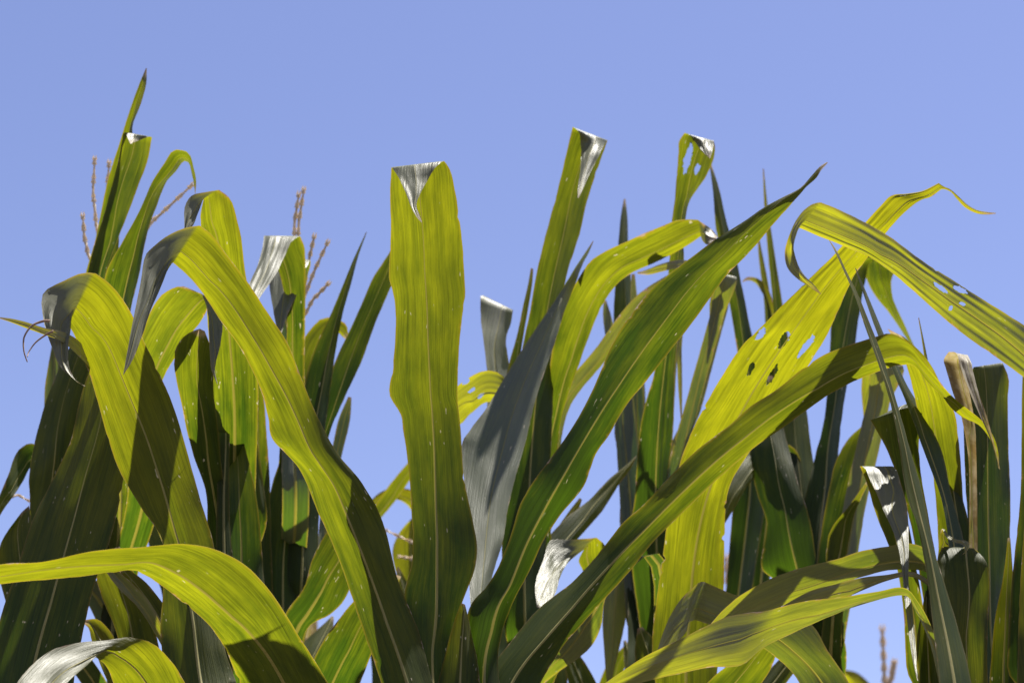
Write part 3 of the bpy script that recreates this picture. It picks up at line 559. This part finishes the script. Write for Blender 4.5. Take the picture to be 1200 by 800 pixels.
leaf('I', path([(75,640,26),(66,520,24),(62,460,20),(64,425,14),(64,398,4)]), (3.4,3.4), ch=-.15, yel=-0.06, adax=True)
leaf('I', [(95,640,105,660),(60,535,62,560),(45,522,47,550),(36,519,38,546),(22,527,28,562),(9,558,15,582),(-5,592,1,602),(-20,640,-16,642)], (3.5,3.4,3.3), ch=-.1, yel=-0.01, drop=.02, adax=True)
leaf('I', [(40,780,75,780),(8,710,50,700),(-2,660,42,645),(5,628,36,604),(25,600,34,592)], (3.1,3.15), ch=-.1, yel=-0.04)
lt = leaf('I', [(120,480,135,470),(95,402,100,425),(72,388,72,400),(52,384,50,391.5),(30,377,28,383.5),(12,373,11,377),(0,371.5,0,373.5)], (3.0,2.7,2.62), ch=.1, yel=0.59, dry=.2, drop=.02)
shred(lt, 'I', [(58,376),(51,376),(37,382),(28,396),(28,411),(32,424)], 2.62, .0022)
shred(lt, 'I', [(62,388),(54,392),(42,401),(34,412),(32,418)], 2.62, .0018)
tassel('I', 3.62, [[(125,330),(113,265),(109,225),(111,185)],[(122,340),(104,300),(99,278),(97,253)],[(150,310),(176,262),(200,240),(226,216)],[(128,330),(124,240),(128,190)]], .0031)
tassel('I', 3.62, [[(60,640),(40,590),(22,580),(8,583)]], .002)

# --- Q: yellow bent leaf
leaf('Q', [(250,560,300,560),(246,420,302,430),(242,360,294,360),(238,310,287,315),(235,264,279,262),(236,244,268,231),(239,232,257,222.5),'K',(237,236,242,225,-.015),(232,250,224,229.5,-.03),(227,263,216.5,243,-.04),(220,271,216,266,-.045),(216,280,215,280,-.05)], (3.15,3.08,3.02,2.98), ch=.12, yel=0.34, lean=-0.2, fl=.55)
leaf('Q', [(240,660,280,660),(242,580,264,580),(226,532,258,530),(212,470,253,480),(204,426,250,455),(207,406,250,428),(221,390,246,404),(234,385,240,388)], (3.12,3.05,3.0), ch=.10, yel=0.06, tilt=.0, lean=0)
leaf('Q', [(252,700,277,700),(254,600,269,600),(255,530,269,530),(255,480,271,480),(256,430,281,430),(262,400,285,398),(270,370,284,372)], (3.0,2.98,2.95), ch=.14, yel=0.09, lean=(.6, .5))
leaf('Q', [(252,720,312,720),(260,645,307,645),(265,580,300,580),(267,530,290,535),(268,500,281,502),(268.5,480,270,480)], (3.02,2.98,2.96), ch=.18, yel=-0.04, tilt=-.04, lean=(.8, .6))
leaf('Q', path([(300,600,26),(293,540,24),(285,490,22),(276,445,18),(268,420,6)]), (3.2,3.2), ch=.1, yel=0.29)

# --- J: white bent top
leaf('J', [(318,640,362,640),(325,560,358,560),(331,480,357,480),(335,420,357,420),(335,360,358,352),(327,320,358,312),(312,288,356,286),(309,276,352,276.5),'K',(309,277,348,278,-.03),(306,297,334,300,-.06),(299,318,323,322,-.085),(292,332,312,338,-.10),(286,352,300,356,-.11)], (3.5,3.46,3.40,3.38), ch=.08, yel=0.14, lean=0, label='leaf bent over at a white sunlit crease')
leaf('J', [(330,560,362,560,.03),(330,440,352,440,.05),(326,380,352,370,.05),(319,330,360,326,.04),(317,300,364,309,.02),(317,294,364,305),'K',(316,305,361,310,-.015),(315,325,356,326,-.03),(317,345,348,345,-.04),(321,368,338,366,-.045),(326,394,329,393,-.05)], (3.36,3.33), ch=.12, yel=-0.01, lean=0.45, adax=True)
leaf('J', path([(352,560,26),(356,470,26),(360,425,26),(372,396,26),(388,382,22),(400,384,14),(406,396,5)]), (3.6,3.6), ch=.1, yel=0.22)
leaf('J', [(335,680,372,680),(340,600,374,600),(350,520,380,512),(357,448,388,450),(370,405,394,407),(386,372,402,366),(401,336,411,334),(415,302,420,300),(429,272,430,272)], (3.45,3.38,3.34), ch=.2, yel=-0.04, tilt=.03, lean=0.55)
leaf('J', [(345,680,368,680),(350,600,372,592),(365,540,386,508),(380,482,402,470),(391,428,425,420),(405,397,440,378),(422,360,455,343),(438,324,466,318),(455,298,475,292),(470,270,478,268)], (3.5,3.44,3.4), ch=-.14, yel=-0.01, tilt=-.02, lean=0.5)
leaf('J', path([(380,640,16),(388,560,14),(397,520,13),(404,490,13),(410,465,4)]), (3.65,3.7), ch=-.1, yel=-0.01, adax=True)
leaf('J', [(308,740,355,740),(311,640,353,640),(316,580,356,562),(328,540,368,520),(345,505,372,495)], (3.40,3.36), ch=.2, yel=-0.11, tilt=.04, lean=0.5)
leaf('J', [(290,740,322,740),(291,640,318,640),(293,560,316,560),(294,500,312,500),(297,440,306,440),(300,420,302,420)], (3.35,3.32), ch=-.2, yel=0.09)
leaf('J', [(318,790,352,785),(336,716,364,732),(355,690,386,720),(367,652,404,702),(381,626,414,680),(395,608,428,655),(420,590,440,620)], (3.30,3.22,3.2), ch=.12, yel=-0.31, rib=1.6, drop=.03, lean=(.3, .2))
leaf('J', [(340,850,402,850),(368,770,425,792),(386,740,436,764),(414,704,450,724),(432,684,462,696),(455,670,470,675)], (3.3,3.2,3.15), ch=.1, yel=-0.31, drop=.03, lean=(.3, .2))
leaf('J', path([(330,790,34),(345,720,34),(350,660,30),(345,600,26),(340,560,14)]), (3.55,3.6), ch=.1, yel=-0.06)
tassel('J', 3.72, [[(348,320),(350,262),(356,222)],[(345,320),(345,262),(350,228)],[(355,345),(362,305),(368,278)],[(355,352),(368,318),(384,284)],[(352,378),(366,352),(384,333)]], .0031)

# dark leaves deeper in the stand
leaf('Q', path([(245,850,54),(232,760,52),(212,690,46),(190,630,34),(172,585,14),(166,565,3)]), (3.5,3.55), ch=.16, yel=-0.16, lean=(.7, .6))
leaf('Q', path([(215,850,40),(180,790,42),(150,740,40),(120,700,30),(95,675,8)]), (3.4,3.4), ch=.16, yel=-0.06, lean=(.6, .5))
leaf('J', path([(300,850,54),(304,770,52),(298,700,44),(286,640,30),(280,600,6)]), (3.7,3.75), ch=.16, yel=-0.16, lean=(.7, .6))
leaf('J', path([(330,850,40),(355,790,44),(372,760,36),(384,735,14),(390,722,3)]), (3.75,3.8), ch=.16, yel=-0.11, lean=(.7, .6))
leaf('T', path([(455,850,44),(456,790,40),(446,745,28),(436,715,6)]), (4.1,4.1), ch=.16, yel=.05, lean=(.7, .6))
leaf('B', path([(600,850,50),(604,760,46),(612,700,34),(622,660,10)]), (3.6,3.62), ch=.16, yel=-0.08, lean=(.7, .6))
leaf('T', path([(472,850,32),(470,785,30),(480,730,24),(490,690,10),(494,675,2)]), (4.2,4.25), ch=.12, yel=.2, lean=(.2, .0))
leaf('T', path([(410,850,32),(408,790,28),(416,745,18),(426,715,3)]), (4.3,4.35), ch=.14, yel=.0, lean=(.6, .5))
leaf('B', path([(705,850,34),(684,805,32),(672,775,22),(664,752,4)]), (3.7,3.72), ch=.14, yel=-0.08, lean=(.6, .5))
leaf('C', path([(748,850,26),(746,805,24),(738,770,14),(732,750,3)]), (3.95,4.0), ch=.14, yel=-0.06, lean=(.5, .4))
leaf('C', path([(725,850,30),(714,812,28),(722,780,20),(736,756,6)]), (4.1,4.1), ch=.12, yel=0.09, lean=(.1, .0))
leaf('Q', path([(222,700,22),(212,660,22),(196,625,18),(180,604,6)]), (3.6,3.6), ch=.12, yel=0.04, lean=(.2, .1))
leaf('Q', path([(165,780,20),(160,735,24),(148,700,22),(130,680,8)]), (3.3,3.3), ch=.12, yel=0.09, lean=(.1, .0))
leaf('D', path([(785,850,40),(772,800,40),(758,760,30),(750,735,6)]), (3.4,3.4), ch=.14, yel=.0, lean=(.6, .5))
leaf('B', path([(640,850,34),(650,800,30),(642,750,24),(636,715,5)]), (3.65,3.65), ch=.14, yel=0.02, lean=(.5, .4))
leaf('T', path([(520,850,40),(500,780,36),(482,720,30),(470,680,12),(466,664,2)]), (4.0,4.0), ch=.14, yel=.05, lean=(.6, .5))
# --- T and the distant plants
leaf('T', path([(440,720,14),(438,610,14),(452,588,16),(468,566,16),(484,546,14),(505,522,6)]), (4.4,4.3), ch=.1, yel=.25)
leaf('T', path([(520,700,20),(500,610,22),(485,585,20),(465,578,14),(448,582,12),(432,592,4)]), (4.5,4.4), ch=.1, yel=.75)
leaf('T', [(490,760,506,760),(476,702,496,694),(464,670,494,660),(460,645,494,630),(472,618,496,606),(490,600,500,598)], (4.4,4.4), ch=.1, yel=.55)
tassel('T', 4.3, [[(500,720),(502,650),(490,638),(472,630),(452,621)],[(500,680),(488,655),(470,652)]], .0029)
tassel('N', 7.0, [[(1037,815),(1036,780),(1034,738)],[(1037,812),(1044,795),(1047,780)]], .008)
tassel('O', 7.0, [[(856,740),(853,690),(851,655)],[(857,740),(866,700),(870,668)],[(858,740),(874,705),(882,684)]], .008)
tassel('V', 6.2, [[(364,690),(366,640),(368,606)],[(362,690),(355,650),(352,618)]], .010)
leaf('V', path([(362,720,20),(358,680,24),(356,655,22),(360,640,12),(366,632,4)]), (6.2,6.2), ch=.1, yel=.8, dry=.7)
leaf('N', path([(1030,850,26),(1015,815,24),(1000,795,18),(985,785,5)]), (7.0,7.0), ch=.1, yel=.7)

# ordinary leaves lower down every stalk, below the picture
for k_, pl in PLANTS.items():
    a = random.random() * 3.14; zt = min(pl.top, CAM_H + pl.d * 0.20) - 0.42
    nl = 5 if pl.d < 6 else 4
    for i in range(nl):
        low_leaf(pl, zt * (0.35 + 0.65 * i / (nl - 1)), a + math.pi * i + random.uniform(-.4, .4), random.uniform(.5, .68), random.uniform(.065, .09))
